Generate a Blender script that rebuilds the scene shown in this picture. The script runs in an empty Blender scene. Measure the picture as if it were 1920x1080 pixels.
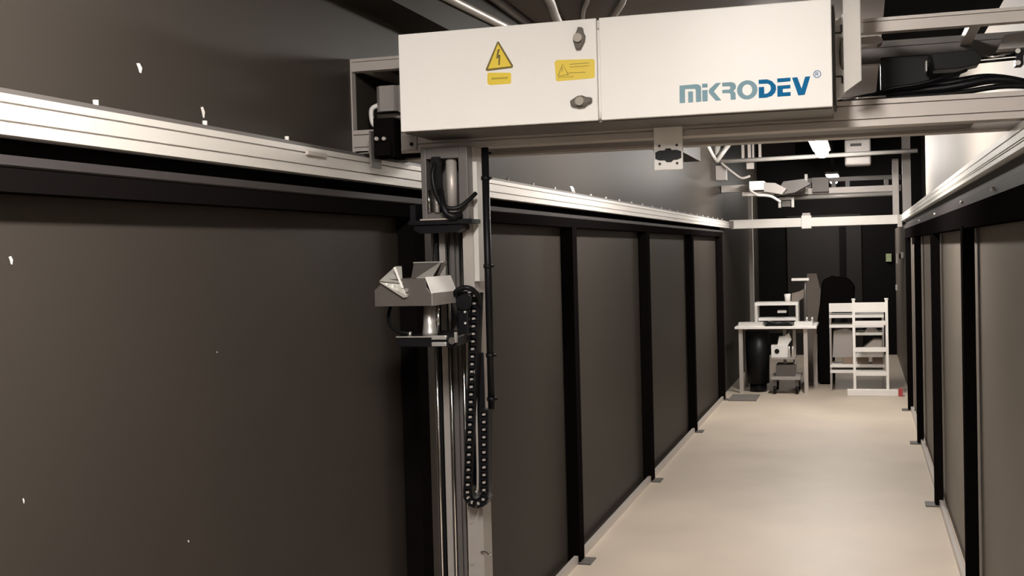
import bpy, bmesh, math, random
from mathutils import Matrix, Vector
random.seed(7)
S = bpy.context.scene
COL = S.collection

# ------------------------------------------------------------------ camera
cam_d = bpy.data.cameras.new('camera'); cam = bpy.data.objects.new('camera', cam_d); COL.objects.link(cam)
cam_d.sensor_width = 36; cam_d.lens = 41.25; cam_d.clip_start = 0.05
R3 = Matrix(((0.9581180, 0.0169226, 0.2858732), (0.2851757, 0.0348306, -0.9578422), (-0.0261663, 0.9992499, 0.0285459)))
cam.matrix_world = Matrix.Translation((0, 0, 1.7)) @ R3.to_4x4()
S.camera = cam
# ------------------------------------------------------------------ world, exposure
w = bpy.data.worlds.new('world'); S.world = w; w.use_nodes = True
w.node_tree.nodes['Background'].inputs[0].default_value = (0.9, 0.95, 1, 1)
w.node_tree.nodes['Background'].inputs[1].default_value = 0.02
S.view_settings.view_transform = 'Standard'; S.view_settings.look = 'None'
S.view_settings.exposure = 0.45; S.view_settings.gamma = 1; S.view_settings.use_curve_mapping = False
LAMP_COL = (1.0, 0.945, 0.885)

# ------------------------------------------------------------------ materials
def mat(name, col, rough=0.5, metal=0.0, noise=0.0, scale=20.0, bump=0.0, emit=None, coat=0.0, spec=0.5, stretch=None, rvar=0.0):
    m = bpy.data.materials.new(name); m.use_nodes = True
    nt = m.node_tree; b = nt.nodes['Principled BSDF']
    b.inputs['Base Color'].default_value = (*col, 1); b.inputs['Roughness'].default_value = rough
    b.inputs['Metallic'].default_value = metal; b.inputs['Coat Weight'].default_value = coat; b.inputs['Specular IOR Level'].default_value = spec
    if noise or bump or rvar:
        tc = nt.nodes.new('ShaderNodeTexCoord'); mp = nt.nodes.new('ShaderNodeMapping')
        if stretch: mp.inputs['Scale'].default_value = stretch
        nt.links.new(tc.outputs['Object'], mp.inputs['Vector'])
        n = nt.nodes.new('ShaderNodeTexNoise'); n.inputs['Scale'].default_value = scale; n.inputs['Detail'].default_value = 5
        nt.links.new(mp.outputs[0], n.inputs['Vector'])
        if noise:
            mx = nt.nodes.new('ShaderNodeMix'); mx.data_type = 'RGBA'
            mx.inputs[6].default_value = tuple(c * (1 - noise) for c in col) + (1,)
            mx.inputs[7].default_value = tuple(min(1, c * (1 + noise)) for c in col) + (1,)
            nt.links.new(n.outputs['Fac'], mx.inputs[0]); nt.links.new(mx.outputs[2], b.inputs['Base Color'])
        if rvar:
            mr = nt.nodes.new('ShaderNodeMapRange'); mr.inputs[3].default_value = rough - rvar; mr.inputs[4].default_value = rough + rvar
            nt.links.new(n.outputs['Fac'], mr.inputs[0]); nt.links.new(mr.outputs[0], b.inputs['Roughness'])
        if bump:
            bp_ = nt.nodes.new('ShaderNodeBump'); bp_.inputs['Strength'].default_value = bump; bp_.inputs['Distance'].default_value = 0.01
            nt.links.new(n.outputs['Fac'], bp_.inputs['Height']); nt.links.new(bp_.outputs[0], b.inputs['Normal'])
    if emit:
        b.inputs['Emission Color'].default_value = (*LAMP_COL, 1); b.inputs['Emission Strength'].default_value = emit
    return m
M = {}
M['floor'] = mat('floor_vinyl', (0.52, 0.445, 0.36), 0.5, noise=0.24, scale=1.3, rvar=0.08)
M['wall'] = mat('dark_painted_panel', (0.043, 0.0365, 0.031), 0.5, spec=0.055, noise=0.06, scale=2.0, bump=0.02)
M['wall2'] = mat('lighter_dark_panel', (0.20, 0.173, 0.148), 0.5, spec=0.05, noise=0.06, scale=2.0, bump=0.02)
M['wall_r'] = mat('taupe_painted_wall', (0.30, 0.268, 0.235), 0.6, noise=0.05, scale=3)
M['ceil'] = mat('grey_ceiling_paint', (0.15, 0.13, 0.12), 0.75, spec=0.1, noise=0.08, scale=2)
M['void'] = mat('unlit_void_black', (0.010, 0.009, 0.009), 0.9, spec=0.05, noise=0.1, scale=4)  # near-black colour stands in for the unlit void around the corridor
M['back'] = mat('charcoal_fabric', (0.035, 0.032, 0.031), 0.85, spec=0.05, noise=0.12, scale=3)
M['black'] = mat('black_steel', (0.006, 0.005, 0.005), 0.6, spec=0.0, noise=0.1, scale=10)
M['beam'] = mat('dark_grey_steel', (0.045, 0.040, 0.040), 0.55, 0.0, spec=0.08, noise=0.1, scale=8)
M['poly'] = mat('black_plastic', (0.006, 0.006, 0.007), 0.42, spec=0.2, noise=0.1, scale=30)
M['alu'] = mat('satin_aluminium', (0.72, 0.69, 0.65), 0.42, 0.25, noise=0.05, scale=14, stretch=(1, 0.15, 1))
M['alu2'] = mat('anodised_aluminium', (0.52, 0.475, 0.44), 0.42, 0.3, noise=0.05, scale=10)
M['aluD'] = mat('dull_grey_aluminium', (0.15, 0.137, 0.13), 0.45, 0.3, noise=0.08, scale=10)
M['slot'] = mat('slot_shadow_grey', (0.05, 0.045, 0.042), 0.6, 0.2, noise=0.05)
M['chrome'] = mat('polished_rod', (0.9, 0.88, 0.86), 0.12, 1.0, noise=0.02)
M['silver'] = mat('bright_sheet_metal', (0.82, 0.80, 0.77), 0.28, 0.75, noise=0.05, scale=25, bump=0.05)
M['sheetD'] = mat('brushed_dark_sheet', (0.12, 0.105, 0.097), 0.4, 0.3, noise=0.06, scale=30)
M['white'] = mat('cream_powder_coat', (0.89, 0.865, 0.83), 0.38, noise=0.015, scale=6)
M['paintw'] = mat('white_paint', (0.85, 0.82, 0.78), 0.4, noise=0.03)
M['yellow'] = mat('sticker_yellow', (0.80, 0.60, 0.055), 0.45, noise=0.03)
M['yellowD'] = mat('sticker_print_olive', (0.42, 0.31, 0.03), 0.5, noise=0.05)
M['olive'] = mat('sticker_border_olive', (0.16, 0.115, 0.02), 0.5, noise=0.05)
M['logoP'] = mat('logo_pale_blue', (0.25, 0.40, 0.47), 0.6, spec=0.1, noise=0.01)
M['logoD'] = mat('logo_blue', (0.004, 0.15, 0.36), 0.6, spec=0.1, noise=0.01)
M['latch'] = mat('latch_grey', (0.10, 0.085, 0.07), 0.4, 0.4, noise=0.05)
M['dome'] = mat('latch_dome', (0.50, 0.46, 0.40), 0.25, 0.7, noise=0.05)
M['foil'] = mat('crumpled_foil', (0.62, 0.60, 0.55), 0.3, 0.45, noise=0.25, scale=30, bump=0.5)
M['cond'] = mat('grey_conduit', (0.38, 0.35, 0.33), 0.4, 0.2, noise=0.05)
M['tan'] = mat('tan_board', (0.20, 0.165, 0.14), 0.7, noise=0.12, scale=6)
M['paper'] = mat('white_paper', (0.75, 0.73, 0.70), 0.7, noise=0.03)
M['red'] = mat('red_rubber', (0.45, 0.06, 0.07), 0.5, noise=0.05)
M['sign'] = mat('pale_green_sign', (0.45, 0.52, 0.30), 0.5, noise=0.05)
M['mat'] = mat('floor_shade_grey', (0.16, 0.145, 0.13), 0.9, noise=0.1, scale=40)  # grey for the shadow patch laid on the floor
M['cardboard'] = mat('brown_box', (0.22, 0.16, 0.12), 0.7, noise=0.1)

# ------------------------------------------------------------------ mesh helpers
class MB:
    def __init__(s): s.v = []; s.f = []; s.sm = []
    def add(s, vs, fs, smooth=False):
        n = len(s.v); s.v += [tuple(p) for p in vs]
        for f in fs: s.f.append([n + i for i in f]); s.sm.append(smooth)
        return s
    def box(s, x0, x1, y0, y1, z0, z1):
        return s.add([(x0,y0,z0),(x1,y0,z0),(x1,y1,z0),(x0,y1,z0),(x0,y0,z1),(x1,y0,z1),(x1,y1,z1),(x0,y1,z1)],
                     [(0,3,2,1),(4,5,6,7),(0,1,5,4),(1,2,6,5),(2,3,7,6),(3,0,4,7)])
    def prism(s, poly, axis, a, b):
        """extrude a 2D outline: axis 'x' -> (y,z); 'y' -> (x,z); 'z' -> (x,y)"""
        def P(p, t):
            return {'x': (t, p[0], p[1]), 'y': (p[0], t, p[1]), 'z': (p[0], p[1], t)}[axis]
        n = len(poly)
        vs = [P(p, a) for p in poly] + [P(p, b) for p in poly]
        fs = [tuple(range(n)), tuple(range(2*n-1, n-1, -1))] + [(i, i+n, (i+1) % n + n, (i+1) % n) for i in range(n)]
        return s.add(vs, fs)
    def tube(s, pts, r, seg=8, r1=None):
        pts = [Vector(p) for p in pts]; n = len(pts); vs = []; fs = []
        up = None
        for i, p in enumerate(pts):
            d = (pts[min(i+1, n-1)] - pts[max(i-1, 0)]).normalized()
            if up is None:
                up = Vector((0, 0, 1)) if abs(d.z) < 0.9 else Vector((1, 0, 0))
            u = d.cross(up).normalized(); v = u.cross(d).normalized(); up = v
            rr = r if r1 is None else r + (r1 - r) * i / (n - 1)
            for k in range(seg):
                a = 2*math.pi*k/seg; vs.append(p + (u*math.cos(a) + v*math.sin(a)) * rr)
        for i in range(n-1):
            for k in range(seg):
                fs.append((i*seg+k, i*seg+(k+1) % seg, (i+1)*seg+(k+1) % seg, (i+1)*seg+k))
        s.add(vs, fs, True)
        m = len(s.v) - len(vs)
        s.f.append([m+k for k in range(seg)][::-1]); s.sm.append(False)
        s.f.append([m+(n-1)*seg+k for k in range(seg)]); s.sm.append(False)
        return s
    def cyl(s, p0, p1, r, seg=20, r1=None): return s.tube([p0, p1], r, seg, r1)
    def quad(s, pts, t=0.003):
        """thin folded plate with real thickness"""
        p = [Vector(q) for q in pts]; nrm = (p[1]-p[0]).cross(p[2]-p[0]).normalized() * t
        n = len(p); vs = p + [q + nrm for q in p]
        return s.add(vs, [tuple(range(n))[::-1], tuple(range(n, 2*n))] + [(i, (i+1) % n, (i+1) % n + n, i+n) for i in range(n)])
    def build(s, name, m, parent=None, bevel=0.0):
        off = Vector((0, 0, 0))
        if parent is not None:
            q = parent
            while q is not None: off += q.location; q = q.parent
        me = bpy.data.meshes.new(name)
        bm = bmesh.new(); V = [bm.verts.new(Vector(p) - off) for p in s.v]
        for f, sm in zip(s.f, s.sm):
            try: fc = bm.faces.new([V[i] for i in f]); fc.smooth = sm
            except ValueError: pass
        bmesh.ops.recalc_face_normals(bm, faces=bm.faces)
        big = [f for f in bm.faces if len(f.verts) > 4]
        if big: bmesh.ops.triangulate(bm, faces=big)
        bm.to_mesh(me); bm.free(); me.materials.append(M[m] if isinstance(m, str) else m)
        o = bpy.data.objects.new(name, me); COL.objects.link(o)
        if parent is not None: o.parent = parent
        if bevel:
            bv = o.modifiers.new('bevel', 'BEVEL'); bv.width = bevel; bv.segments = 2; bv.limit_method = 'ANGLE'; bv.angle_limit = 0.6
        return o
def box(*a): return MB().box(*a)
def thing(name, label, cat, loc, group=None):
    o = bpy.data.objects.new(name, None); COL.objects.link(o); o.location = loc; o.empty_display_size = 0.1
    o['label'] = label; o['category'] = cat
    if group: o['group'] = group
    return o
def tag(o, label, cat, group=None):
    o['label'] = label; o['category'] = cat
    if group: o['group'] = group
    return o
def struct(o): o['kind'] = 'structure'; return o
def smooth_path(pts, n=6):
    """Catmull-Rom through the points"""
    P = [Vector(p) for p in pts]; P = [P[0]] + P + [P[-1]]; out = []
    for i in range(1, len(P)-2):
        for k in range(n):
            t = k/n
            out.append(0.5*((2*P[i]) + (P[i+1]-P[i-1])*t + (2*P[i-1]-5*P[i]+4*P[i+1]-P[i+2])*t*t + (3*P[i]-P[i-1]-3*P[i+1]+P[i+2])*t**3))
    out.append(P[-2]); return out
def slotted(u0, u1, v0, v1, grooves, side='u1', g=0.004, d=0.01):
    """profile outline in (u,v); grooves are v positions on the given u side"""
    gs = sorted(grooves)
    if side == 'u1':
        p = [(u0, v0), (u1, v0)]
        for q in gs: p += [(u1, q-g/2), (u1-d, q-g/2), (u1-d, q+g/2), (u1, q+g/2)]
        return p + [(u1, v1), (u0, v1)]
    p = [(u1, v0), (u0, v0)]
    for q in gs: p += [(u0, q-g/2), (u0+d, q-g/2), (u0+d, q+g/2), (u0, q+g/2)]
    return p + [(u0, v1), (u1, v1)]

# ================================================================== SETTING
struct(box(-1.75, 0.9, -5, 19.1, -0.1, 0).build('floor', 'floor'))
struct(box(-1.75, -1.57, -5, 19.0, 0, 3.6).build('wall_left', 'wall'))
struct(box(0.50, 0.9, -5, 19.0, 0, 1.94).build('wall_right', 'wall2'))
struct(box(0.60, 0.9, -5, 11.9, 1.94, 2.73).build('wall_right_upper', 'wall_r'))
struct(box(0.9, 1.0, -5, 19.0, 0, 3.6).build('wall_right_outer', 'void'))
struct(box(-1.75, 0.9, 19.0, 19.1, 0, 3.6).build('wall_back', 'void'))
struct(box(-1.75, 0.9, -5.1, -5, 0, 3.6).build('wall_front', 'wall'))
struct(box(-1.57, 0.115, -5, 11.0, 2.75, 2.80).build('ceiling', 'ceil'))
struct(box(-1.75, 1.0, -5, 19.1, 3.6, 3.7).build('ceiling_upper', 'void'))
struct(box(-1.57, -1.42, -4.9, 11.0, 2.52, 2.75).build('trim_1', 'wall'))            # dark soffit along the wall top
struct(box(-1.57, -1.51, 17.36, 17.42, 0, 2.46).build('trim_2', 'paintw'))          # white corner trim
struct(MB().box(-1.12, 0.0, 18.97, 19.0, 0, 2.19).build('door_1', 'back'))
struct(MB().box(-0.33, -0.23, 18.94, 18.97, 0, 2.0).build('trim_3', 'void'))
struct(box(-1.535, -1.512, 1.0, 13.4, 0, 0.043).build('baseboard_left', 'alu2'))
struct(box(0.455, 0.478, 1.0, 12.7, 0, 0.043).build('baseboard_right', 'alu2'))
tag(box(0.36, 0.44, 18.96, 19.0, 1.44, 1.56).build('safety_sign', 'sign'), 'small pale green sign on the dark back wall', 'sign')

# ================================================================== LAMPS
def lamp(y, label, zc=2.75):
    x = -0.385 if y > 2 else -0.5
    t = thing('ceiling_lamp', label, 'ceiling light', (x, y, 2.70), 'batten lamps over the corridor')
    box(x-0.09, x+0.09, y-0.68, y+0.68, 2.715, 2.75).build('housing', 'paintw', t, 0.004)
    tm = mat('lit_diffuser', (0.9, 0.9, 0.9), 0.5, emit=LAMP_W[y])
    prof = [(x + 0.07*math.cos(a_), 2.715 + 0.075*math.sin(a_)) for a_ in [math.pi + math.pi*i/12 for i in range(13)]]
    MB().prism(prof, 'y', y-0.64, y+0.64).build('diffuser', tm, t)
    if zc > 2.76:
        for dy in (-0.5, 0.5): MB().cyl((x, y+dy, 2.75), (x, y+dy, zc), 0.006, 8).build('suspension_rod', 'aluD', t)
LAMP_W = {-2.6: 15, 1.0: 140, 6.4: 75, 8.9: 16, 12.3: 110, 17.9: 40}      # glow of each diffuser
lamp(-2.6, 'long white batten lamp behind the camera position')
lamp(1.0, 'long white batten lamp overhead, in front of the cabinet')
lamp(6.4, 'long white batten lamp, first one behind the gantry')
lamp(8.9, 'long white batten lamp hidden between gantry and far frame')
lamp(12.3, 'glowing batten lamp, nearer of the two seen below the gantry beam', 3.6)
lamp(17.9, 'glowing batten lamp, farther of the two seen below the gantry beam', 3.6)

# ================================================================== LEFT SUPPORT FRAME AND RAIL
fl = thing('support_frame', 'black steel post frame along the left wall, carrying the left rail', 'frame', (-1.53, 7, 0))
for y in (-0.85, 1.5, 3.85, 6.2, 8.52, 10.9, 13.27):
    p = box(-1.565, -1.50, y, y+0.10, 0.008, 1.845).build('post', 'black', fl, 0.003)
    box(-1.565, -1.44, y-0.02, y+0.12, 0, 0.008).build('base_plate', 'aluD', p)
MB().prism([(-1.565, 1.84), (-1.506, 1.84), (-1.506, 1.886), (-1.565, 1.886)], 'y', -2.5, 13.45).build('header_beam', 'black', fl)
MB().prism([(-1.565, 1.886), (-1.504, 1.886), (-1.50, 1.889), (-1.50, 1.907), (-1.565, 1.907)], 'y', -2.5, 13.5).build('top_channel', 'beam', fl)
MB().box(-1.565, -1.545, -2.5, 13.5, 1.907, 1.944).build('rail_shade_web', 'black', fl)  # black colour stands in for the shadow under the rail overhang
rl = thing('guide_rail', 'bright slotted aluminium rail on top of the left black frame', 'rail', (-1.54, 7, 1.944))
MB().prism(slotted(-1.565, -1.50, 1.944, 2.02, [1.969, 2.003]), 'y', -2.5, 14.1).build('profile', 'alu', rl)
MB().box(-1.565, -1.535, -2.5, 14.1, 2.02, 2.037).build('linear_guide', 'aluD', rl)
bolt0 = None
for i in range(30):
    y = 1.28 + i*0.432
    if bolt0 is None: bolt0 = MB().cyl((-1.55, y, 2.037), (-1.55, y, 2.050), 0.006, 12).build('bolt', 'paintw', rl)
    elif not 3.4 < y < 4.0:
        c = bolt0.copy(); COL.objects.link(c); c.parent = rl; c.location = (0, i*0.432, 0)
MB().box(-1.4995, -1.49, 3.02, 3.14, 1.997, 2.008).build('joint_clamp', 'alu2', rl)

# ================================================================== RIGHT SUPPORT FRAME AND RAIL
fr = thing('support_frame', 'black steel post frame along the right wall, carrying the right rail', 'frame', (0.46, 7, 0))
for y in (0.85, 3.2, 5.58, 8.0, 10.48, 12.58):
    p = box(0.43, 0.482, y, y+0.10, 0.008, 1.775).build('post', 'black', fr, 0.003)
    box(0.37, 0.482, y-0.02, y+0.12, 0, 0.008).build('base_plate', 'aluD', p)
MB().prism([(0.437, 1.765), (0.50, 1.765), (0.50, 1.86), (0.437, 1.86)], 'y', -2.5, 12.8).build('header_beam', 'black', fr)
MB().prism([(0.437, 1.86), (0.50, 1.86), (0.50, 1.955), (0.458, 1.955), (0.458, 1.905), (0.437, 1.895)], 'y', -2.5, 13.3).build('top_channel', 'beam', fr)
rr = thing('guide_rail', 'bright slotted aluminium rail on top of the right black frame', 'rail', (0.46, 7, 1.955))
MB().prism(slotted(0.425, 0.495, 1.955, 2.025, [1.972, 1.979, 2.004], 'u0'), 'y', -2.5, 13.9).build('profile', 'alu', rr)
MB().box(0.46, 0.495, -2.5, 13.9, 2.025, 2.036).build('linear_guide', 'alu2', rr)
for y in (4.3, 5.6, 7.6, 9.6):
    MB().cyl((0.437, y, 1.88), (0.425, y, 1.88), 0.007, 10).build('bolt', 'alu', fr)

# ================================================================== GANTRY FRAME
g = thing('overhead_gantry', 'grey aluminium box frame bridging the corridor from rail to rail, behind the cabinet', 'gantry', (-0.5, 3.7, 2.04))
X0, X1 = -1.565, 0.575
MB().prism(slotted(3.50, 3.58, 2.038, 2.113, [2.058, 2.098], 'u0', 0.003), 'x', X0, X1).build('front_lower_beam', 'alu2', g)
MB().prism(slotted(3.82, 3.90, 2.038, 2.113, [2.058, 2.098], 'u1', 0.003), 'x', X0, X1).build('rear_lower_beam', 'alu2', g)
MB().box(-1.19, 0.32, 3.58, 3.82, 2.046, 2.054).build('bottom_plate', 'sheetD', g)
MB().box(-1.56, -1.20, 3.58, 3.82, 2.044, 2.054).build('mast_mounting_plate', 'black', g)
MB().prism(slotted(3.50, 3.54, 2.302, 2.342, [2.332], 'u0', 0.002), 'x', X0, X1).build('front_upper_beam', 'alu2', g)
MB().prism(slotted(3.86, 3.90, 2.266, 2.335, [2.315], 'u0', 0.002), 'x', X0, X1).build('rear_upper_beam', 'aluD', g)
for nm, xa, xb in (('left_end_frame', -1.577, -1.565), ('right_end_frame', 0.575, 0.587)):
    m = MB(); m.box(xa, xb, 3.50, 3.90, 2.038, 2.07); m.box(xa, xb, 3.50, 3.90, 2.31, 2.342)
    m.box(xa, xb, 3.50, 3.53, 2.07, 2.31); m.box(xa, xb, 3.87, 3.90, 2.07, 2.31)
    m.build('end_frame', 'alu2', g)
MB().box(X0, -1.22, 3.90, 3.905, 2.05, 2.33).build('rear_cover', 'black', g)
MB().box(X0, -1.22, 3.54, 3.86, 2.327, 2.333).build('added_blocker_plate', 'sheetD', g)  # added plate, blocks the bright wall seen through the left end
for x in (-1.54, -0.62, 0.30):
    MB().box(x, x+0.03, 3.54, 3.86, 2.302, 2.325).build('cross_tie', 'alu2', g)
# rollers and brackets at the left end
m = MB(); m.box(-1.47, -1.40, 3.44, 3.50, 2.015, 2.14); m.box(-1.455, -1.405, 3.42, 3.44, 2.02, 2.06)
m.build('roller_carriage', 'black', g, 0.002)
for x, z in ((-1.455, 2.075), (-1.43, 2.074), (-1.44, 2.047), (-1.415, 2.03)):
    MB().cyl((x, 3.44, z), (x, 3.425, z), 0.006, 10).build('bolt', 'alu2', g)
MB().box(-1.477, -1.470, 3.42, 3.50, 1.985, 2.10).build('guide_flange', 'aluD', g)
m = MB().box(-1.395, -1.345, 3.492, 3.50, 2.04, 2.085).build('end_plate', 'cond', g)
MB().cyl((-1.362, 3.492, 2.058), (-1.362, 3.489, 2.058), 0.006, 12).build('hole_plug', 'poly', g)
for x in (-1.545, 0.47):
    MB().box(x-0.015, x+0.03, 3.50, 3.90, 2.0405, 2.0455).build('rail_runner', 'black', g)
# drive inside the left end
dm = thing('drive_motor', 'small grey motor block inside the left end of the gantry', 'motor', (-1.46, 3.6, 2.113))
MB().prism([(-1.505, 3.56), (-1.49, 3.545), (-1.44, 3.545), (-1.43, 3.56), (-1.43, 3.64), (-1.505, 3.64)], 'z', 2.175, 2.257).build('housing', 'cond', dm)
MB().box(-1.427, -1.418, 3.55, 3.64, 2.17, 2.257).build('cooling_fin', 'cond', dm)
MB().box(-1.415, -1.395, 3.56, 3.64, 2.185, 2.25).build('brake_cover', 'sheetD', dm)
MB().cyl((-1.51, 3.58, 2.160), (-1.40, 3.58, 2.155), 0.014, 14).build('gearbox', 'latch', dm)
MB().tube(smooth_path([(-1.50, 3.57, 2.20), (-1.525, 3.56, 2.185), (-1.522, 3.56, 2.14), (-1.50, 3.56, 2.125), (-1.492, 3.56, 2.105)]), 0.008, 8).build('mounting_hook', 'paintw', dm)
MB().box(-1.50, -1.42, 3.56, 3.64, 2.113, 2.150).build('foot', 'sheetD', dm)
MB().cyl((-1.407, 3.548, 2.153), (-1.407, 3.53, 2.153), 0.006, 10).build('nut', 'paintw', dm)

# right part of the gantry: chain tray, cylinder, cables
ct = thing('cable_tray', 'flat pale capsule ended tray between the upper gantry beams', 'cable tray', (0.0, 3.7, 2.28))
MB().prism([(-0.06, 2.280), (0.055, 2.282), (0.066, 2.288), (0.070, 2.296), (0.066, 2.303), (0.055, 2.308), (-0.06, 2.306)], 'y', 3.60, 3.66).build('tray_end', 'cond', ct)
m = MB().prism([(0.39, 2.26), (0.41, 2.300), (0.455, 2.305), (0.49, 2.29), (0.50, 2.26)], 'y', 3.70, 3.76)
m.build('tray_guide', 'cond', ct)
pc = thing('pneumatic_cylinder', 'black cylinder with a chrome rod between the gantry beams at the right', 'cylinder', (0.3, 3.7, 2.2))
MB().prism([(0.205, 2.255), (0.215, 2.207), (0.285, 2.207), (0.335, 2.215), (0.345, 2.235), (0.325, 2.258)], 'y', 3.66, 3.74).build('body', 'poly', pc, 0.002)
MB().cyl((0.335, 3.70, 2.238), (0.44, 3.70, 2.242), 0.006, 14).build('rod', 'chrome', pc)
MB().cyl((0.335, 3.70, 2.226), (0.44, 3.70, 2.229), 0.004, 14).build('lower_rod', 'poly', pc)
m = MB().box(0.436, 0.456, 3.67, 3.73, 2.207, 2.252).build('fork', 'poly', pc)
for z in (2.246, 2.212): MB().cyl((0.440, 3.67, z), (0.440, 3.66, z), 0.007, 12).build('nut', 'alu', pc)
MB().box(0.190, 0.193, 3.66, 3.72, 2.205, 2.235).build('indicator', 'paintw', pc)
jb = thing('junction_box', 'flat black box hung between the gantry beams left of the cylinder', 'box', (0.12, 3.76, 2.15))
MB().box(0.065, 0.205, 3.74, 3.86, 2.150, 2.266).build('body', 'poly', jb, 0.003)
cables = [
 ('thick black cable bundle lying on the lower gantry beam', [(-0.06, 3.66, 2.123), (0.05, 3.66, 2.140), (0.16, 3.65, 2.148), (0.24, 3.64, 2.150), (0.30, 3.63, 2.156), (0.36, 3.63, 2.164), (0.42, 3.63, 2.158), (0.48, 3.64, 2.135), (0.54, 3.65, 2.127)], 0.013),
 ('black cable running behind the thick bundle on the gantry', [(-0.05, 3.72, 2.125), (0.08, 3.72, 2.150), (0.2, 3.72, 2.165), (0.28, 3.71, 2.175), (0.36, 3.7, 2.180), (0.44, 3.7, 2.165), (0.52, 3.7, 2.135)], 0.012),
 ('black cable with a glossy top edge, curving up to the junction box', [(0.0, 3.62, 2.125), (0.08, 3.61, 2.152), (0.16, 3.60, 2.160), (0.22, 3.60, 2.172), (0.27, 3.62, 2.186), (0.30, 3.66, 2.20)], 0.005),
 ('thin black cable nearest the front edge of the lower gantry beam', [(-0.05, 3.60, 2.122), (0.10, 3.60, 2.126), (0.26, 3.60, 2.128), (0.40, 3.60, 2.140), (0.54, 3.6, 2.124)], 0.008)]
for lb, pts, r in cables:
    tag(MB().tube(smooth_path(pts), r, 10).build('cable', 'poly'), lb, 'cable')
tag(MB().cyl((-0.045, 3.52, 2.122), (0.075, 3.54, 2.124), 0.004, 8).build('locking_pin', 'chrome'), 'thin bright pin lying on the lower gantry beam beside the open leaf', 'pin')
# hanging brackets
def bracket(x0, x1, y, z0, z1, label, s=1):
    t = thing('connector_bracket', label, 'bracket', ((x0+x1)/2, y, z0))
    MB().box(x0, x1, y, y+0.012, z0, z1).build('plate', 'paintw', t, 0.002)
    cx = (x0+x1)/2; w = (x1-x0)
    zc = z0 + w*0.52
    pl = [(-.45,-.12),(-.45,.10),(-.30,.16),(-.12,.16),(-.08,.22),(.08,.22),(.12,.16),(.30,.16),(.45,.10),(.45,-.12),(.30,-.18),(.18,-.18),(.10,-.25),(-.06,-.25),(-.12,-.18),(-.30,-.18)]
    MB().prism([(cx+a*w, zc+b*w) for a, b in pl], 'y', y-0.003, y).build('connector_socket', 'poly', t)
    for a in (-.3, .3):
        for b in (-.3, .32): MB().cyl((cx+a*w, y, zc+b*w), (cx+a*w, y-0.003, zc+b*w), 0.004, 8).build('screw', 'slot', t)
bracket(-0.588, -0.502, 3.486, 1.939, 2.07, 'light grey plate with a black connector cut-out hanging below the gantry beam')

# ================================================================== ELECTRICAL CABINET
cb = thing('electrical_cabinet', 'long cream white electrical cabinet with blue lettering mounted on the gantry front', 'electrical cabinet', (-0.68, 3.37, 2.07))
YF = 3.235
box(-1.293, -0.068, 3.253, 3.49, 2.072, 2.352).build('body', 'white', cb, 0.003)
dl = box(-1.295, -0.7005, YF, 3.251, 2.0695, 2.3545).build('door', 'white', cb, 0.0025)
dr = box(-0.6925, -0.066, YF, 3.251, 2.0695, 2.3545).build('door', 'white', cb, 0.0025)
MB().box(-1.29, -0.07, 3.256, 3.488, 2.066, 2.072).build('bottom_plate', 'aluD', cb)  # added dark plate, gives the cream underside its shaded brown tone
for z in (2.083, 2.335): MB().cyl((-0.6965, 3.243, z-0.008), (-0.6965, 3.243, z+0.008), 0.0028, 10).build('hinge', 'paintw', cb)
# outlines of lettering and stickers on the door plane, (x, z) in metres
pale=[[(-0.4707,2.1509),(-0.4251,2.1518),(-0.4172,2.1501),(-0.4128,2.146),(-0.4118,2.1403),(-0.4125,2.1036),(-0.4266,2.1031),(-0.4266,2.1367),(-0.4288,2.1396),(-0.4561,2.1402),(-0.4565,2.1029),(-0.4713,2.1029)],[(-0.4476,2.1331),(-0.4342,2.1329),(-0.4344,2.1031),(-0.4478,2.103)],[(-0.4092,2.1519),(-0.3945,2.1518),(-0.3943,2.1414),(-0.409,2.141)],[(-0.4092,2.1344),(-0.3945,2.1344),(-0.3949,2.1039),(-0.4094,2.1036)],[(-0.3713,2.1514),(-0.3579,2.1514),(-0.3774,2.129),(-0.3579,2.104),(-0.373,2.1036),(-0.3904,2.1248),(-0.3916,2.131),(-0.3892,2.1365)],[(-0.3547,2.1514),(-0.3305,2.1514),(-0.3217,2.1483),(-0.3174,2.1404),(-0.3193,2.132),(-0.3248,2.1274),(-0.3196,2.1212),(-0.3192,2.1039),(-0.3329,2.1036),(-0.333,2.1182),(-0.3356,2.1218),(-0.3549,2.1226),(-0.3549,2.1316),(-0.3354,2.1317),(-0.3326,2.1362),(-0.3352,2.1402),(-0.3549,2.1411)]]
dark=[[(-0.2573,2.1525),(-0.2353,2.1524),(-0.2223,2.1468),(-0.2127,2.135),(-0.2118,2.125),(-0.2152,2.1152),(-0.2242,2.1068),(-0.2385,2.1033),(-0.2578,2.1034),(-0.2573,2.1328),(-0.2434,2.1328),(-0.2433,2.1136),(-0.2339,2.1153),(-0.2272,2.1215),(-0.2255,2.1281),(-0.2273,2.136),(-0.2334,2.1406),(-0.2575,2.1414)],[(-0.2086,2.1526),(-0.1738,2.1529),(-0.174,2.1429),(-0.2084,2.1421)],[(-0.2085,2.1332),(-0.1746,2.1336),(-0.1743,2.1243),(-0.1943,2.1238),(-0.1945,2.1145),(-0.1741,2.1145),(-0.1743,2.1043),(-0.2089,2.1039)],[(-0.1699,2.1522),(-0.156,2.1528),(-0.1456,2.1218),(-0.1357,2.1527),(-0.1224,2.1529),(-0.1379,2.1047),(-0.1545,2.104)]]
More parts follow.
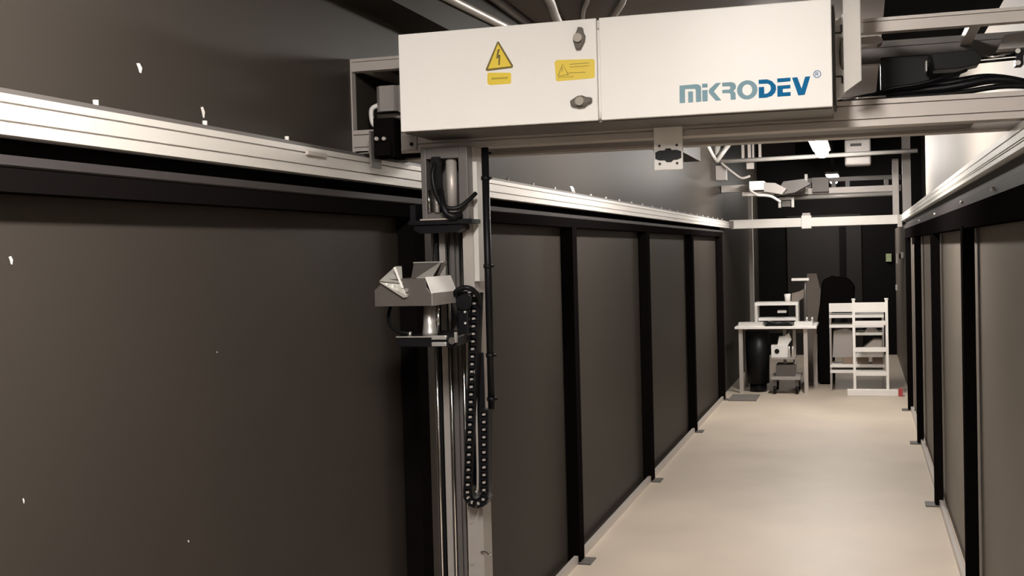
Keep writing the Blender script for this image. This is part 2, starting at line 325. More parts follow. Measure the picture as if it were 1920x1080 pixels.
reg=[[(-0.1089,2.1621),(-0.1072,2.1622),(-0.1073,2.1526),(-0.109,2.1524)],[(-0.1072,2.1622),(-0.1033,2.1622),(-0.1014,2.1605),(-0.1014,2.1583),(-0.1032,2.1567),(-0.1073,2.1567),(-0.1072,2.1581),(-0.104,2.1581),(-0.1029,2.1591),(-0.1029,2.1602),(-0.104,2.1609),(-0.1072,2.1609)],[(-0.1055,2.1568),(-0.1038,2.1567),(-0.1009,2.1523),(-0.1026,2.1522)]]
tri=[(-0.9877,2.3116),(-0.9851,2.3096),(-0.9445,2.2394),(-0.947,2.2328),(-1.0214,2.229),(-1.0268,2.2309),(-1.0267,2.2354),(-0.9905,2.31)]
tri_in=[(-0.9879,2.3044),(-0.9499,2.2382),(-1.02,2.235)]
bolt=[(-0.9895,2.2876),(-0.9823,2.2894),(-0.9875,2.2728),(-0.9814,2.2724),(-0.9841,2.2433),(-0.9884,2.2436),(-0.9868,2.2649),(-0.9943,2.2621)]
rect=[(-1.0191,2.2243),(-0.954,2.2198),(-0.9512,2.2162),(-0.9519,2.1915),(-0.9548,2.1883),(-1.0154,2.1885),(-1.0208,2.1916),(-1.023,2.1962),(-1.0223,2.2211)]
rtxt=[(-1.01,2.2085),(-0.9614,2.2079),(-0.9615,2.2039),(-1.0102,2.204)]
st2=[(-0.8157,2.2458),(-0.7108,2.2411),(-0.7063,2.2368),(-0.707,2.1917),(-0.711,2.1876),(-0.8161,2.1858),(-0.8195,2.1894),(-0.8223,2.2407)]
st2tri=[[(-0.7999,2.2336),(-0.7981,2.2319),(-0.8109,2.2003),(-0.8141,2.201)],[(-0.7999,2.2336),(-0.7981,2.2319),(-0.7819,2.2023),(-0.7847,2.2014)],[(-0.8122,2.2009),(-0.7835,2.2036),(-0.7828,2.2013),(-0.8123,2.1987)],[(-0.8018,2.2237),(-0.799,2.2235),(-0.7998,2.2113),(-0.8014,2.2115)]]
st2txt=[[(-0.7781,2.232),(-0.7235,2.2319),(-0.7235,2.2301),(-0.7782,2.2302)],[(-0.7783,2.2247),(-0.7225,2.2239),(-0.7226,2.2221),(-0.7784,2.2227)],[(-0.7822,2.2079),(-0.7343,2.2068),(-0.7343,2.2048),(-0.7822,2.2059)],[(-0.8123,2.1973),(-0.7687,2.197),(-0.7688,2.1952),(-0.8124,2.1955)]]
def decal(polys, y, name, m, parent, t=0.0008):
    b = MB()
    for p in polys: b.prism(p, 'y', y-t, y)
    return b.build(name, m, parent)
def ringp(cx, cz, rx, rz, ix, iz, y, b, n=40):
    vs = []; fs = []
    for i in range(n):
        a = 2*math.pi*i/n; c, s_ = math.cos(a), math.sin(a)
        vs += [(cx+rx*c, y-0.0008, cz+rz*s_), (cx+ix*c, y-0.0008, cz+iz*s_), (cx+rx*c, y, cz+rz*s_), (cx+ix*c, y, cz+iz*s_)]
    for i in range(n):
        j = (i+1) % n
        fs += [(4*i, 4*j, 4*j+1, 4*i+1), (4*i, 4*i+2, 4*j+2, 4*j), (4*i+1, 4*j+1, 4*j+3, 4*i+3)]
    b.add(vs, fs); return b
b = MB()
for p in pale: b.prism(p, 'y', YF-0.0008, YF)
ringp(-0.2882, 2.1275, 0.0272, 0.0258, 0.0133, 0.0148, YF, b); b.build('pale_blue_lettering', 'logoP', dr)
decal(dark, YF, 'dark_blue_lettering', 'logoD', dr)
b = MB()
for p in reg: b.prism(p, 'y', YF-0.0008, YF)
ringp(-0.1045, 2.1572, 0.0100, 0.0100, 0.0082, 0.0082, YF, b, 28); b.build('registered_mark', 'logoD', dr)
tr = decal([tri], YF, 'warning_triangle', 'olive', dl)
decal([tri_in], YF-0.0008, 'triangle_face', 'yellow', dl)
decal([bolt], YF-0.0016, 'lightning_symbol', 'olive', dl)
decal([rect], YF, 'warning_label', 'yellow', dl); decal([rtxt], YF-0.0008, 'label_print', 'yellowD', dl)
decal([st2], YF, 'warning_sticker', 'yellow', dl); decal(st2tri+st2txt, YF-0.0008, 'sticker_print', 'yellowD', dl)
def latch(cx, cz, ang):
    ca, sa = math.cos(ang), math.sin(ang)
    pl = [(-.030,-.007),(-.031,.006),(-.016,.013),(-.006,.017),(.006,.016),(.016,.010),(.031,.006),(.030,-.006),(.017,-.010),(.008,-.016),(-.008,-.016),(-.018,-.012)]
    o = MB().prism([(cx+a*ca-b_*sa, cz+a*sa+b_*ca) for a, b_ in pl], 'y', YF-0.016, YF-0.0005).build('latch', 'latch', dl, 0.002)
    MB().tube([(cx-0.002, YF-0.016, cz), (cx-0.002, YF-0.020, cz), (cx-0.002, YF-0.024, cz), (cx-0.002, YF-0.0255, cz)], 0.0125, 20).build('latch_dome', 'dome', dl)
latch(-0.747, 2.300, math.radians(82)); latch(-0.746, 2.1235, math.radians(6))
# side flange and swung-open end leaf
fp = [(-0.062, 2.108), (-0.036, 2.122), (-0.036, 2.345), (-0.048, 2.330), (-0.062, 2.320)]
fo = MB().prism(fp, 'y', 3.40, 3.408).build('side_flange', 'white', cb)
lt = [(-0.040, 2.275), (-0.047, 2.262), (-0.050, 2.235), (-0.049, 2.205), (-0.044, 2.190), (-0.036, 2.186), (-0.036, 2.280)]
MB().prism(lt, 'y', 3.388, 3.40).build('flange_handle', 'latch', cb, 0.002)
MB().box(-0.045, -0.040, 3.397, 3.40, 2.292, 2.312).build('flange_slot', 'slot', cb)
MB().box(-0.045, -0.040, 3.397, 3.40, 2.150, 2.170).build('flange_slot', 'slot', cb)
MB().box(-0.060, -0.042, 3.397, 3.40, 2.288, 2.292).build('flange_slot', 'slot', cb)
MB().box(-0.060, -0.042, 3.397, 3.40, 2.168, 2.172).build('flange_slot', 'slot', cb)
lf = MB().add([(-0.037, 3.31, 2.114), (0.0065, 3.26, 2.137), (0.0085, 3.263, 2.137), (-0.035, 3.313, 2.114),
               (-0.037, 3.31, 2.40), (0.0065, 3.26, 2.40), (0.0085, 3.263, 2.40), (-0.035, 3.313, 2.40)],
              [(0,3,2,1),(4,5,6,7),(0,1,5,4),(1,2,6,5),(2,3,7,6),(3,0,4,7)]).build('open_leaf', 'paintw', cb)
MB().box(-0.066, -0.060, 3.30, 3.46, 2.08, 2.35).build('dark_gap_fill', 'slot', cb)  # dark strip stands in for the shaded gap beside the cabinet
# ================================================================== VERTICAL MAST
ms = thing('vertical_mast', 'tall aluminium linear axis with chrome rods hanging from the gantry left end', 'linear axis', (-1.22, 3.5, 0.15))
MB().prism([(-1.305, 3.49), (-1.276, 3.49), (-1.276, 3.505), (-1.252, 3.505), (-1.252, 3.49), (-1.228, 3.49), (-1.228, 3.505), (-1.206, 3.505), (-1.206, 3.49), (-1.187, 3.49), (-1.187, 3.56), (-1.305, 3.56)], 'z', 0.15, 2.036).build('column_profile', 'aluD', ms)
MB().box(-1.274, -1.254, 3.478, 3.505, 0.16, 1.79).build('centre_strip', 'cond', ms)
for x in (-1.287, -1.240, -1.197):
    MB().cyl((x, 3.462, 0.17), (x, 3.462, 1.795), 0.0042, 12).build('rod', 'chrome', ms)
for xa, xb in ((-1.283, -1.277), (-1.249, -1.243), (-1.206, -1.201), (-1.194, -1.189), (-1.296,-1.290)):
    MB().box(xa, xb, 3.470, 3.49, 0.16, 1.79).build('dark_gap_strip', 'poly', ms)  # black strips stand in for the dark gaps beside the rods
MB().prism(slotted(-1.187, -1.152, 3.455, 3.56, [3.50], 'u1'), 'z', 0.15, 2.036).build('side_profile', 'alu2', ms)
MB().box(-1.150, -1.134, 3.452, 3.52, 1.62, 1.99).build('side_strip', 'alu', ms)
m = MB(); x0, x1, z0, z1 = -1.298, -1.147, 1.812, 2.036
m.box(x0, -1.281, 3.40, 3.452, z0, z1); m.box(-1.176, x1, 3.40, 3.452, z0, z1); m.box(-1.281, -1.176, 3.40, 3.452, 2.0, z1); m.box(-1.281, -1.176, 3.40, 3.452, z0, 1.835)
m.build('top_housing', 'aluD', ms, 0.002)
MB().cyl((-1.262, 3.425, 1.835), (-1.262, 3.425, 2.0), 0.013, 16).build('damper', 'sheetD', ms)
MB().cyl((-1.209, 3.43, 1.835), (-1.209, 3.43, 2.0), 0.017, 16).build('motor_tube', 'alu2', ms)
MB().cyl((-1.272, 3.395, 1.835), (-1.272, 3.395, 1.905), 0.004, 10).build('bright_pin', 'chrome', ms)
MB().cyl((-1.246, 3.395, 1.835), (-1.246, 3.395, 1.89), 0.008, 12).build('spigot', 'silver', ms)
MB().box(-1.258, -1.232, 3.385, 3.41, 1.90, 2.005).build('coupling', 'poly', ms)
MB().box(-1.332, -1.127, 3.37, 3.455, 1.798, 1.811).build('flange_plate', 'poly', ms)
MB().box(-1.292, -1.20, 3.365, 3.40, 1.811, 1.815).build('flange_top', 'alu2', ms)
MB().prism([(-1.318, 1.797), (-1.163, 1.797), (-1.163, 1.782), (-1.18, 1.772), (-1.30, 1.772), (-1.318, 1.782)], 'y', 3.38, 3.452).build('lower_flange', 'poly', ms)
MB().box(-1.33, -1.312, 3.38, 3.44, 1.811, 1.86).build('limit_switch', 'poly', ms)
MB().cyl((-1.102, 3.44, 1.225), (-1.102, 3.44, 2.03), 0.0115, 14).build('cable_duct', 'poly', ms)
for z in (1.93, 1.66, 1.385, 1.25):
    MB().cyl((-1.102, 3.44, z), (-1.102, 3.44, z+0.012), 0.0145, 12).build('cable_tie', 'poly', ms)
    MB().box(-1.092, -1.081, 3.437, 3.443, z+0.003, z+0.009).build('tie_tail', 'poly', ms)
MB().box(-1.192, -1.147, 3.446, 3.454, 0.15, 0.955).build('cover_plate', 'cond', ms)
MB().box(-1.147, -1.142, 3.446, 3.53, 0.15, 0.93).build('cover_return', 'cond', ms)
MB().tube(smooth_path([(-1.150, 3.44, 0.777), (-1.135, 3.435, 0.781), (-1.122, 3.43, 0.775), (-1.112, 3.43, 0.779)]), 0.003, 8).build('wing_screw', 'chrome', ms)
for z in (0.87, 0.74): MB().cyl((-1.18, 3.446, z), (-1.18, 3.442, z), 0.006, 10).build('screw', 'cond', ms)
MB().box(-1.31, -1.14, 3.46, 3.57, 0.13, 0.15).build('foot_plate', 'black', ms)
# carriage
MB().box(-1.180, -1.143, 3.36, 3.448, 1.440, 1.592).build('carriage', 'poly', ms, 0.006)
MB().cyl((-1.155, 3.352, 1.562), (-1.155, 3.362, 1.562), 0.026, 22).build('carriage_knob', 'poly', ms)
for z in (1.530, 1.496): MB().cyl((-1.152, 3.36, z), (-1.152, 3.355, z), 0.0035, 8).build('bolt', 'alu', ms)
MB().prism([(-1.305, 3.18), (-1.12, 3.18), (-1.143, 3.38), (-1.143, 3.448), (-1.305, 3.448)], 'z', 1.4385, 1.468).build('carriage_arm', 'poly', ms, 0.003)
for z in (1.447, 1.466): MB().box(-1.194, -1.149, 3.172, 3.185, z-0.006, z+0.006).build('clamp_bar', 'silver', ms, 0.002)
MB().cyl((-1.13, 3.178, 1.457), (-1.13, 3.168, 1.457), 0.010, 14).build('clamp_nut', 'sheetD', ms)
MB().box(-1.122, -1.116, 3.168, 3.18, 1.452, 1.482).build('clamp_lever', 'silver', ms)
MB().box(-1.305, -1.186, 3.176, 3.182, 1.4665, 1.470).build('arm_edge', 'silver', ms)

# ---- cable loops on the housing
tag(MB().tube(smooth_path([(-1.24, 3.40, 2.0), (-1.25, 3.375, 1.96), (-1.245, 3.37, 1.91), (-1.222, 3.36, 1.862), (-1.195, 3.36, 1.845), (-1.165, 3.37, 1.848), (-1.14, 3.39, 1.87), (-1.125, 3.41, 1.89)]), 0.007, 8).build('cable', 'poly'),
    'black cable drooping across the front of the mast top housing', 'cable')
tag(MB().tube(smooth_path([(-1.232, 3.392, 1.90), (-1.215, 3.36, 1.856), (-1.20, 3.355, 1.828), (-1.18, 3.36, 1.82), (-1.165, 3.38, 1.826)]), 0.011, 8).build('cable', 'poly'),
    'thick short black cable at the foot of the mast top housing', 'cable')
tag(MB().tube(smooth_path([(-1.35, 3.25, 1.555), (-1.345, 3.22, 1.525), (-1.33, 3.20, 1.50), (-1.30, 3.19, 1.482), (-1.27, 3.19, 1.478)]), 0.0055, 8).build('cable', 'poly'),
    'black cable curving from the scanner hood down to the carriage arm', 'cable')
tag(MB().tube(smooth_path([(-1.185, 3.34, 1.580), (-1.16, 3.33, 1.600), (-1.13, 3.33, 1.603), (-1.11, 3.35, 1.585), (-1.112, 3.38, 1.55)]), 0.008, 8).build('cable', 'poly'),
    'black cable arching over the mast carriage', 'cable')

# ---- scanner head
sh = thing('scanner_head', 'faceted shiny metal sensor hood on a chrome neck beside the mast', 'sensor', (-1.24, 3.25, 1.47))
MB().prism([(-1.358, 1.559), (-1.181, 1.559), (-1.181, 1.593), (-1.197, 1.612), (-1.197, 1.638), (-1.32, 1.638), (-1.358, 1.606)], 'y', 3.152, 3.36).build('hood_body', 'sheetD', sh, 0.001)
MB().quad([(-1.181, 3.15, 1.594), (-1.181, 3.36, 1.594), (-1.199, 3.36, 1.641), (-1.199, 3.15, 1.641)]).build('roof_panel', 'paintw', sh)
MB().quad([(-1.181, 3.15, 1.594), (-1.181, 3.15, 1.559), (-1.181, 3.36, 1.559), (-1.181, 3.36, 1.594)], 0.002).build('side_panel', 'cond', sh)
# open funnel on top: back plate, left and right flaps
MB().quad([(-1.300, 3.30, 1.635), (-1.215, 3.30, 1.635), (-1.198, 3.34, 1.683), (-1.305, 3.34, 1.683)]).build('back_flap', 'sheetD', sh)
MB().quad([(-1.245, 3.20, 1.638), (-1.197, 3.20, 1.638), (-1.213, 3.33, 1.683)], 0.002).build('right_flap', 'foil', sh)
MB().quad([(-1.338, 3.145, 1.630), (-1.262, 3.143, 1.583), (-1.256, 3.143, 1.592), (-1.268, 3.150, 1.622)], 0.003).build('left_flap', 'foil', sh)
MB().quad([(-1.338, 3.145, 1.632), (-1.268, 3.150, 1.624), (-1.290, 3.20, 1.672), (-1.310, 3.20, 1.672)], 0.003).build('left_flap_fold', 'foil', sh)
MB().quad([(-1.296, 3.15, 1.672), (-1.289, 3.15, 1.672), (-1.262, 3.14, 1.612), (-1.269, 3.14, 1.612)], 0.004).build('flap_edge', 'paintw', sh)
MB().box(-1.305, -1.205, 3.33, 3.343, 1.681, 1.685).build('rim', 'silver', sh)
for z in (1.605, 1.590): MB().cyl((-1.257, 3.152, z), (-1.257, 3.143, z), 0.006, 10).build('screw', 'silver', sh)
MB().tube([(-1.223, 3.24, 1.558), (-1.223, 3.24, 1.50), (-1.223, 3.24, 1.478), (-1.223, 3.24, 1.468)], 0.0165, 24, 0.024).build('neck', 'silver', sh)
MB().cyl((-1.192, 3.23, 1.558), (-1.192, 3.23, 1.469), 0.004, 10).build('guide_pin', 'chrome', sh)
MB().cyl((-1.272, 3.20, 1.468), (-1.272, 3.20, 1.482), 0.006, 10).build('screw', 'silver', sh)

# ---- energy chain
ec = thing('drag_chain', 'black segmented drag chain looping down beside the mast', 'drag chain', (-1.14, 3.41, 0.93))
path = [(-1.131 - 0.040*i/26, 1.575 - i*0.0232) for i in range(27)]
cx, cz, rr_ = -1.1445, 0.967, 0.0265
path += [(cx + rr_*math.cos(math.radians(a))*1.0, cz + rr_*math.sin(math.radians(a))) for a in (205, 245, 290, 335)]
path += [(-1.118 + 0.006*i/10, 0.985 + i*0.0232) for i in range(11)]
link = None
for i, (x, z) in enumerate(path):
    a, c = path[max(i-1, 0)], path[min(i+1, len(path)-1)]
    ang = math.atan2(c[0]-a[0], -(c[1]-a[1]))
    if link is None:
        link = bpy.data.objects.new('link', bpy.data.meshes.new('link')); 
        b = MB()
        b.box(-0.0145, -0.009, -0.020, 0.020, -0.0118, 0.0118); b.box(0.009, 0.0145, -0.020, 0.020, -0.0118, 0.0118)
        b.box(-0.009, 0.009, -0.018, 0.020, -0.0118, -0.004); b.box(-0.009, 0.009, 0.0, 0.018, -0.004, 0.0118)
        link = b.build('link', 'poly'); link.parent = ec
        cr = MB().prism([(-0.005, -0.0015), (0.005, 0.0), (0.0035, 0.006), (-0.005, 0.005)], 'y', -0.0225, -0.016).build('crossbar', 'cond'); cr.parent = link
        link.location = Vector((x, 3.41, z)) - ec.location; link.rotation_euler = (0, -ang, 0)
    else:
        c_ = link.copy(); COL.objects.link(c_); c_.parent = ec
        c_.location = Vector((x, 3.41, z)) - ec.location; c_.rotation_euler = (0, -ang, 0)
        k = cr.copy(); COL.objects.link(k); k.parent = c_
MB().box(-1.156, -1.122, 3.432, 3.438, 0.985, 1.40).build('dark_backing', 'poly', ec)  # black backing added to keep the space between the chain legs dark
MB().tube(smooth_path([(-1.141, 3.405, 1.36), (-1.141, 3.405, 1.1), (-1.143, 3.405, 0.99), (-1.149, 3.405, 0.972)]), 0.004, 8).build('inner_hose', 'cond', ec)

# ================================================================== CONDUITS UNDER THE NEAR CEILING
cd = [([(-1.402, 3.5, 2.610), (-1.402, 4.04, 2.626), (-1.402, 4.67, 2.646), (-1.402, 6.0, 2.69)], 0.018, 'alu2', 'pale conduit under the ceiling, leftmost of the five converging ones', -0.01),
      ([(-1.39, 4.2, 2.73), (-1.395, 4.518, 2.73), (-1.412, 5.0, 2.73), (-1.44, 6.0, 2.73)], 0.02, 'aluD', 'grey conduit under the ceiling, second from the left wall', 0),
      ([(-1.14, 4.2, 2.72), (-1.187, 4.609, 2.72), (-1.259, 5.02, 2.72), (-1.40, 6.0, 2.72)], 0.02, 'cond', 'grey conduit under the ceiling, middle one of the five', 0),
      ([(-0.96, 4.2, 2.73), (-1.043, 4.671, 2.73), (-1.139, 5.0, 2.73), (-1.38, 6.0, 2.73)], 0.010, 'cond', 'thin grey conduit under the ceiling, fourth from the left wall', 0),
      ([(-0.78, 4.2, 2.73), (-0.906, 4.731, 2.73), (-0.996, 5.013, 2.73), (-1.36, 6.05, 2.73)], 0.014, 'cond', 'grey conduit under the ceiling, rightmost of the five converging ones', 0)]
for pts, r, m_, lb, dz in cd:
    tag(MB().tube(smooth_path(pts), r, 10).build('conduit', m_), lb, 'conduit', 'conduits under the near ceiling')
cj = thing('junction_box', 'grey ceiling junction box where the conduits meet', 'box', (-1.39, 6.1, 2.66))
MB().box(-1.415, -1.32, 6.0, 6.2, 2.67, 2.75).build('body', 'aluD', cj, 0.004)

# ================================================================== FAR CROSSBAR AND SECOND FRAME
cbm = thing('end_crossbar', 'thick white square crossbar joining the far ends of both rails', 'beam', (-0.47, 14.2, 1.93))
MB().prism(slotted(14.15, 14.25, 1.935, 2.04, [], 'u0'), 'x', -1.50, 0.42).build('beam', 'alu', cbm, 0.004)
MB().box(-0.665, -0.555, 14.12, 14.28, 1.915, 2.065).build('joint_sleeve', 'paintw', cbm)
MB().box(-0.655, -0.565, 14.13, 14.27, 2.065, 2.095).build('sleeve_cap', 'cond', cbm)
MB().box(-1.54, -1.45, 14.1, 14.3, 1.95, 2.03).build('end_bracket', 'aluD', cbm)
MB().box(0.40, 0.45, 14.1, 14.3, 1.90, 2.04).build('end_bracket', 'alu2', cbm)
# second gantry seen below the first one
g2 = thing('far_gantry', 'distant light metal truss frame spanning the corridor under the lamps', 'gantry', (-0.5, 13.5, 2.3))
MB().cyl((-1.56, 13.45, 2.688), (0.60, 13.45, 2.708), 0.024, 12).build('tie_bar', 'alu', g2)
MB().tube([(-1.555, 13.46, 2.86), (-1.545, 13.45, 2.69)], 0.05, 10, 0.03).build('hanger', 'alu', g2)
MB().tube([(-1.555, 13.40, 2.69), (-1.40, 13.45, 2.90)], 0.03, 10).build('strut', 'alu', g2)
MB().tube([(-1.56, 12.6, 2.83), (-1.56, 13.1, 2.74), (-1.555, 13.4, 2.69)], 0.022, 8).build('strut', 'alu', g2)
MB().box(-1.565, -1.45, 13.42, 13.55, 2.48, 2.64).build('bearing_box', 'cond', g2)
MB().prism(slotted(13.9, 14.02, 2.36, 2.44, [2.40], 'u0'), 'x', -1.56, -1.0).build('lower_beam', 'alu2', g2)
MB().box(-1.30, -0.95, 13.7, 13.9, 2.30, 2.345).build('lower_flange', 'alu2', g2)
MB().box(-1.21, -1.05, 13.6, 13.9, 2.36, 2.46).build('motor_block', 'paintw', g2)
MB().prism([(-1.05, 2.34), (-0.85, 2.30), (-0.80, 2.36), (-0.92, 2.43), (-1.05, 2.44)], 'y', 13.6, 13.85).build('gear_housing', 'cond', g2)
MB().prism([(-0.95, 2.30), (-0.72, 2.33), (-0.55, 2.42), (-0.62, 2.48), (-0.85, 2.46)], 'y', 13.9, 14.1).build('cover_plate', 'aluD', g2)
MB().tube(smooth_path([(-1.50, 13.4, 2.67), (-1.40, 13.4, 2.58), (-1.30, 13.4, 2.50), (-1.25, 13.4, 2.49), (-1.18, 13.4, 2.51)]), 0.014, 8).build('hose', 'alu2', g2)
MB().tube(smooth_path([(-1.20, 13.55, 2.36), (-1.12, 13.5, 2.30), (-1.03, 13.5, 2.29), (-0.95, 13.5, 2.27), (-0.86, 13.5, 2.21)]), 0.016, 8).build('hose', 'alu', g2)
MB().cyl((-0.86, 14.5, 2.292), (0.42, 14.5, 2.30), 0.027, 12).build('tie_bar', 'alu', g2)
MB().prism(slotted(14.55, 14.65, 2.33, 2.40, [], 'u0'), 'x', -0.90, 0.46).build('rear_beam', 'alu2', g2)
MB().prism(slotted(14.55, 14.65, 2.47, 2.52, [], 'u0'), 'x', -0.62, 0.46).build('rear_upper_beam', 'aluD', g2)
for xa in (-0.62, -0.33, -0.17, 0.27): MB().box(xa, xa+0.05, 14.56, 14.64, 2.40, 2.47).build('spacer', 'aluD', g2)
MB().box(-0.55, -0.36, 14.45, 14.54, 2.35, 2.52).build('control_box', 'sheetD', g2)
MB().box(-0.63, -0.60, 14.35, 14.45, 2.33, 2.56).build('bright_stop', 'alu', g2)
m = MB(); m.box(-0.93, -0.90, 14.2, 14.3, 2.17, 2.29); m.box(-0.78, -0.75, 14.2, 14.3, 2.17, 2.29); m.box(-0.90, -0.78, 14.2, 14.3, 2.26, 2.29)
m.build('clamp', 'alu', g2); MB().box(-0.89, -0.79, 14.22, 14.3, 2.18, 2.25).build('clamp_block', 'aluD', g2)
for xa, wd in ((-1.29, 0.03), (-1.22, 0.035), (-1.17, 0.02), (-1.10, 0.03)):
    MB().box(xa, xa+wd, 13.6, 13.64, 2.70, 3.15).build('hanger_rod', 'alu2', g2)
MB().box(-1.235, -1.155, 13.58, 13.66, 2.60, 2.68).build('hanger_clamp', 'alu2', g2)
for i, (xa, xb) in enumerate(((0.36, 0.43), (0.47, 0.565))):
    MB().box(xa, xb, 14.45, 14.53, 1.96, (2.70, 3.10)[i]).build('column', ('alu2', 'cond')[i], g2)
tag(box(-1.08, -0.70, 13.7, 14.1, 2.70, 2.95).build('ventilation_duct', 'black'), 'black rectangular duct above the thin white tie bar', 'duct')
hb = thing('hanging_box', 'pale grey box hanging beside the nearer glowing lamp', 'box', (-0.02, 13.7, 2.59))
MB().box(-0.16, 0.12, 13.6, 13.85, 2.59, 2.88).build('body', 'cond', hb, 0.02)
MB().box(-0.10, 0.02, 13.592, 13.6, 2.80, 2.83).build('slot', 'slot', hb)
MB().box(-0.03, -0.01, 13.7, 13.72, 2.88, 3.6).build('hanger', 'aluD', hb)

# ================================================================== TABLE AND ITS THINGS
tb = thing('work_table', 'white topped work table at the far left end of the corridor', 'table', (-1.0, 14.3, 0))
MB().box(-1.44, -0.51, 13.9, 14.7, 0.755, 0.785).build('tabletop', 'paintw', tb, 0.004)
for x, y in ((-1.40, 13.95), (-0.66, 13.95), (-1.40, 14.62), (-0.58, 14.62)):
    MB().box(x, x+0.045, y, y+0.045, 0.0, 0.755).build('leg', 'alu2', tb)
MB().box(-1.36, -0.66, 14.6, 14.64, 0.66, 0.74).build('apron', 'aluD', tb)
mr = thing('monitor_riser', 'white framed shelf riser standing on the work table', 'shelf', (-0.97, 14.2, 0.785))
MB().box(-1.22, -0.72, 14.1, 14.4, 1.02, 1.055).build('shelf_board', 'paintw', mr)
MB().box(-1.18, -0.75, 14.1, 14.4, 0.84, 0.87).build('lower_board', 'paintw', mr)
for x in (-1.22, -0.75): MB().box(x, x+0.03, 14.1, 14.4, 0.785, 1.02).build('side_support', 'alu', mr)
MB().box(-0.96, -0.86, 14.12, 14.3, 0.93, 0.955).build('small_tray', 'alu', mr)
cp = thing('cup', 'white cup on top of the shelf riser', 'cup', (-0.845, 14.2, 1.055))
MB().tube([(-0.845, 14.2, 1.055), (-0.845, 14.2, 1.15)], 0.030, 16, 0.038).build('body', 'paintw', cp)
tag(MB().box(-1.40, -1.12, 13.95, 14.09, 0.785, 0.83).build('laptop', 'alu'), 'closed pale laptop at the left front of the work table', 'laptop')
tag(MB().prism([(-1.10, 0.785), (-0.78, 0.785), (-0.83, 0.83), (-0.95, 0.815), (-1.06, 0.84)], 'y', 13.95, 14.1).build('dark_case', 'poly'), 'flat dark item lying on the table under the riser', 'bag')
tag(MB().box(-0.76, -0.56, 13.95, 14.12, 0.785, 0.83).build('paper_stack', 'paper'), 'stack of pale papers on the right of the work table', 'papers')
dlp = thing('desk_lamp', 'T-shaped white desk lamp above the right of the work table', 'lamp', (-0.66, 14.3, 0.785))
MB().box(-0.80, -0.60, 14.25, 14.35, 1.30, 1.33).build('lamp_head', 'paintw', dlp, 0.004)
MB().tube([(-0.64, 14.3, 1.30), (-0.65, 14.3, 1.12), (-0.63, 14.3, 0.80)], 0.014, 8).build('pole', 'aluD', dlp)
MB().cyl((-0.63, 14.3, 0.785), (-0.63, 14.3, 0.80), 0.06, 16).build('base', 'aluD', dlp)
tag(MB().prism([(-0.81, 1.056), (-0.73, 1.056), (-0.66, 1.10), (-0.66, 1.20), (-0.72, 1.17), (-0.80, 1.15)], 'y', 14.32, 14.4).build('cloth', 'tan'), 'crumpled tan cloth beside the desk lamp on the riser', 'cloth')
bn = thing('waste_bin', 'tall black bin under the left of the work table', 'bin', (-1.19, 14.0, 0))
MB().tube([(-1.20, 14.15, 0.10), (-1.20, 14.15, 0.72)], 0.13, 20, 0.145).build('body', 'poly', bn)
MB().cyl((-1.20, 14.15, 0.0), (-1.20, 14.15, 0.10), 0.10, 20).build('base', 'poly', bn)
us = thing('rolling_shelf', 'low shelf on casters under the right of the work table', 'trolley', (-0.9, 14.2, 0))
MB().box(-1.03, -0.70, 13.85, 14.4, 0.17, 0.20).build('lower_shelf', 'cond', us)
MB().box(-1.03, -0.76, 13.95, 14.4, 0.40, 0.42).build('upper_shelf', 'cond', us)
for x in (-0.90, -0.79): MB().box(x, x+0.035, 14.1, 14.15, 0.20, 0.73).build('upright', 'cond', us)
for x, y in ((-0.74, 13.9), (-0.99, 13.9), (-0.74, 14.35), (-0.99, 14.35)):
    MB().cyl((x-0.015, y, 0.05), (x+0.015, y, 0.05), 0.05, 16).build('caster', 'poly', us)
    MB().box(x-0.02, x+0.02, y-0.02, y+0.02, 0.09, 0.17).build('caster_fork', 'aluD', us)
pb = thing('packing_box', 'white box with a round black hole on the rolling shelf', 'box', (-0.95, 14.0, 0.42))
MB().box(-1.03, -0.84, 13.98, 14.14, 0.42, 0.56).build('body', 'paper', pb)
MB().cyl((-0.965, 13.98, 0.49), (-0.965, 13.975, 0.49), 0.028, 16).build('hole', 'poly', pb)
tag(MB().prism([(-0.96, 0.561), (-0.84, 0.561), (-0.80, 0.62), (-0.83, 0.70), (-0.88, 0.66), (-0.94, 0.66)], 'y', 14.0, 14.1).build('paper_bundle', 'paper'), 'crumpled pale paper on top of the white box', 'paper')
for i, x in enumerate((-0.825, -0.785)):
    tag(MB().tube([(x-0.0, 13.96, 0.42), (x, 13.96, 0.50), (x, 13.96, 0.55)], 0.014, 12, 0.009).build('bottle', 'silver'), ('shiny bottle beside the white box, nearer to it', 'shiny bottle at the right edge of the rolling shelf')[i], 'bottle', 'shiny bottles on the rolling shelf')
tag(MB().box(-0.98, -0.76, 13.95, 14.3, 0.20, 0.33).build('cable_coil_box', 'sheetD'), 'dark box on the lowest board of the rolling shelf', 'box')
tag(MB().box(-1.46, -1.15, 13.2, 13.75, 0, 0.012).build('floor_shade_patch', 'mat'), 'dark grey sheet painted as a shadow patch on the floor in front of the table', 'mat')  # thin dark sheet stands in for a shadow on the floor
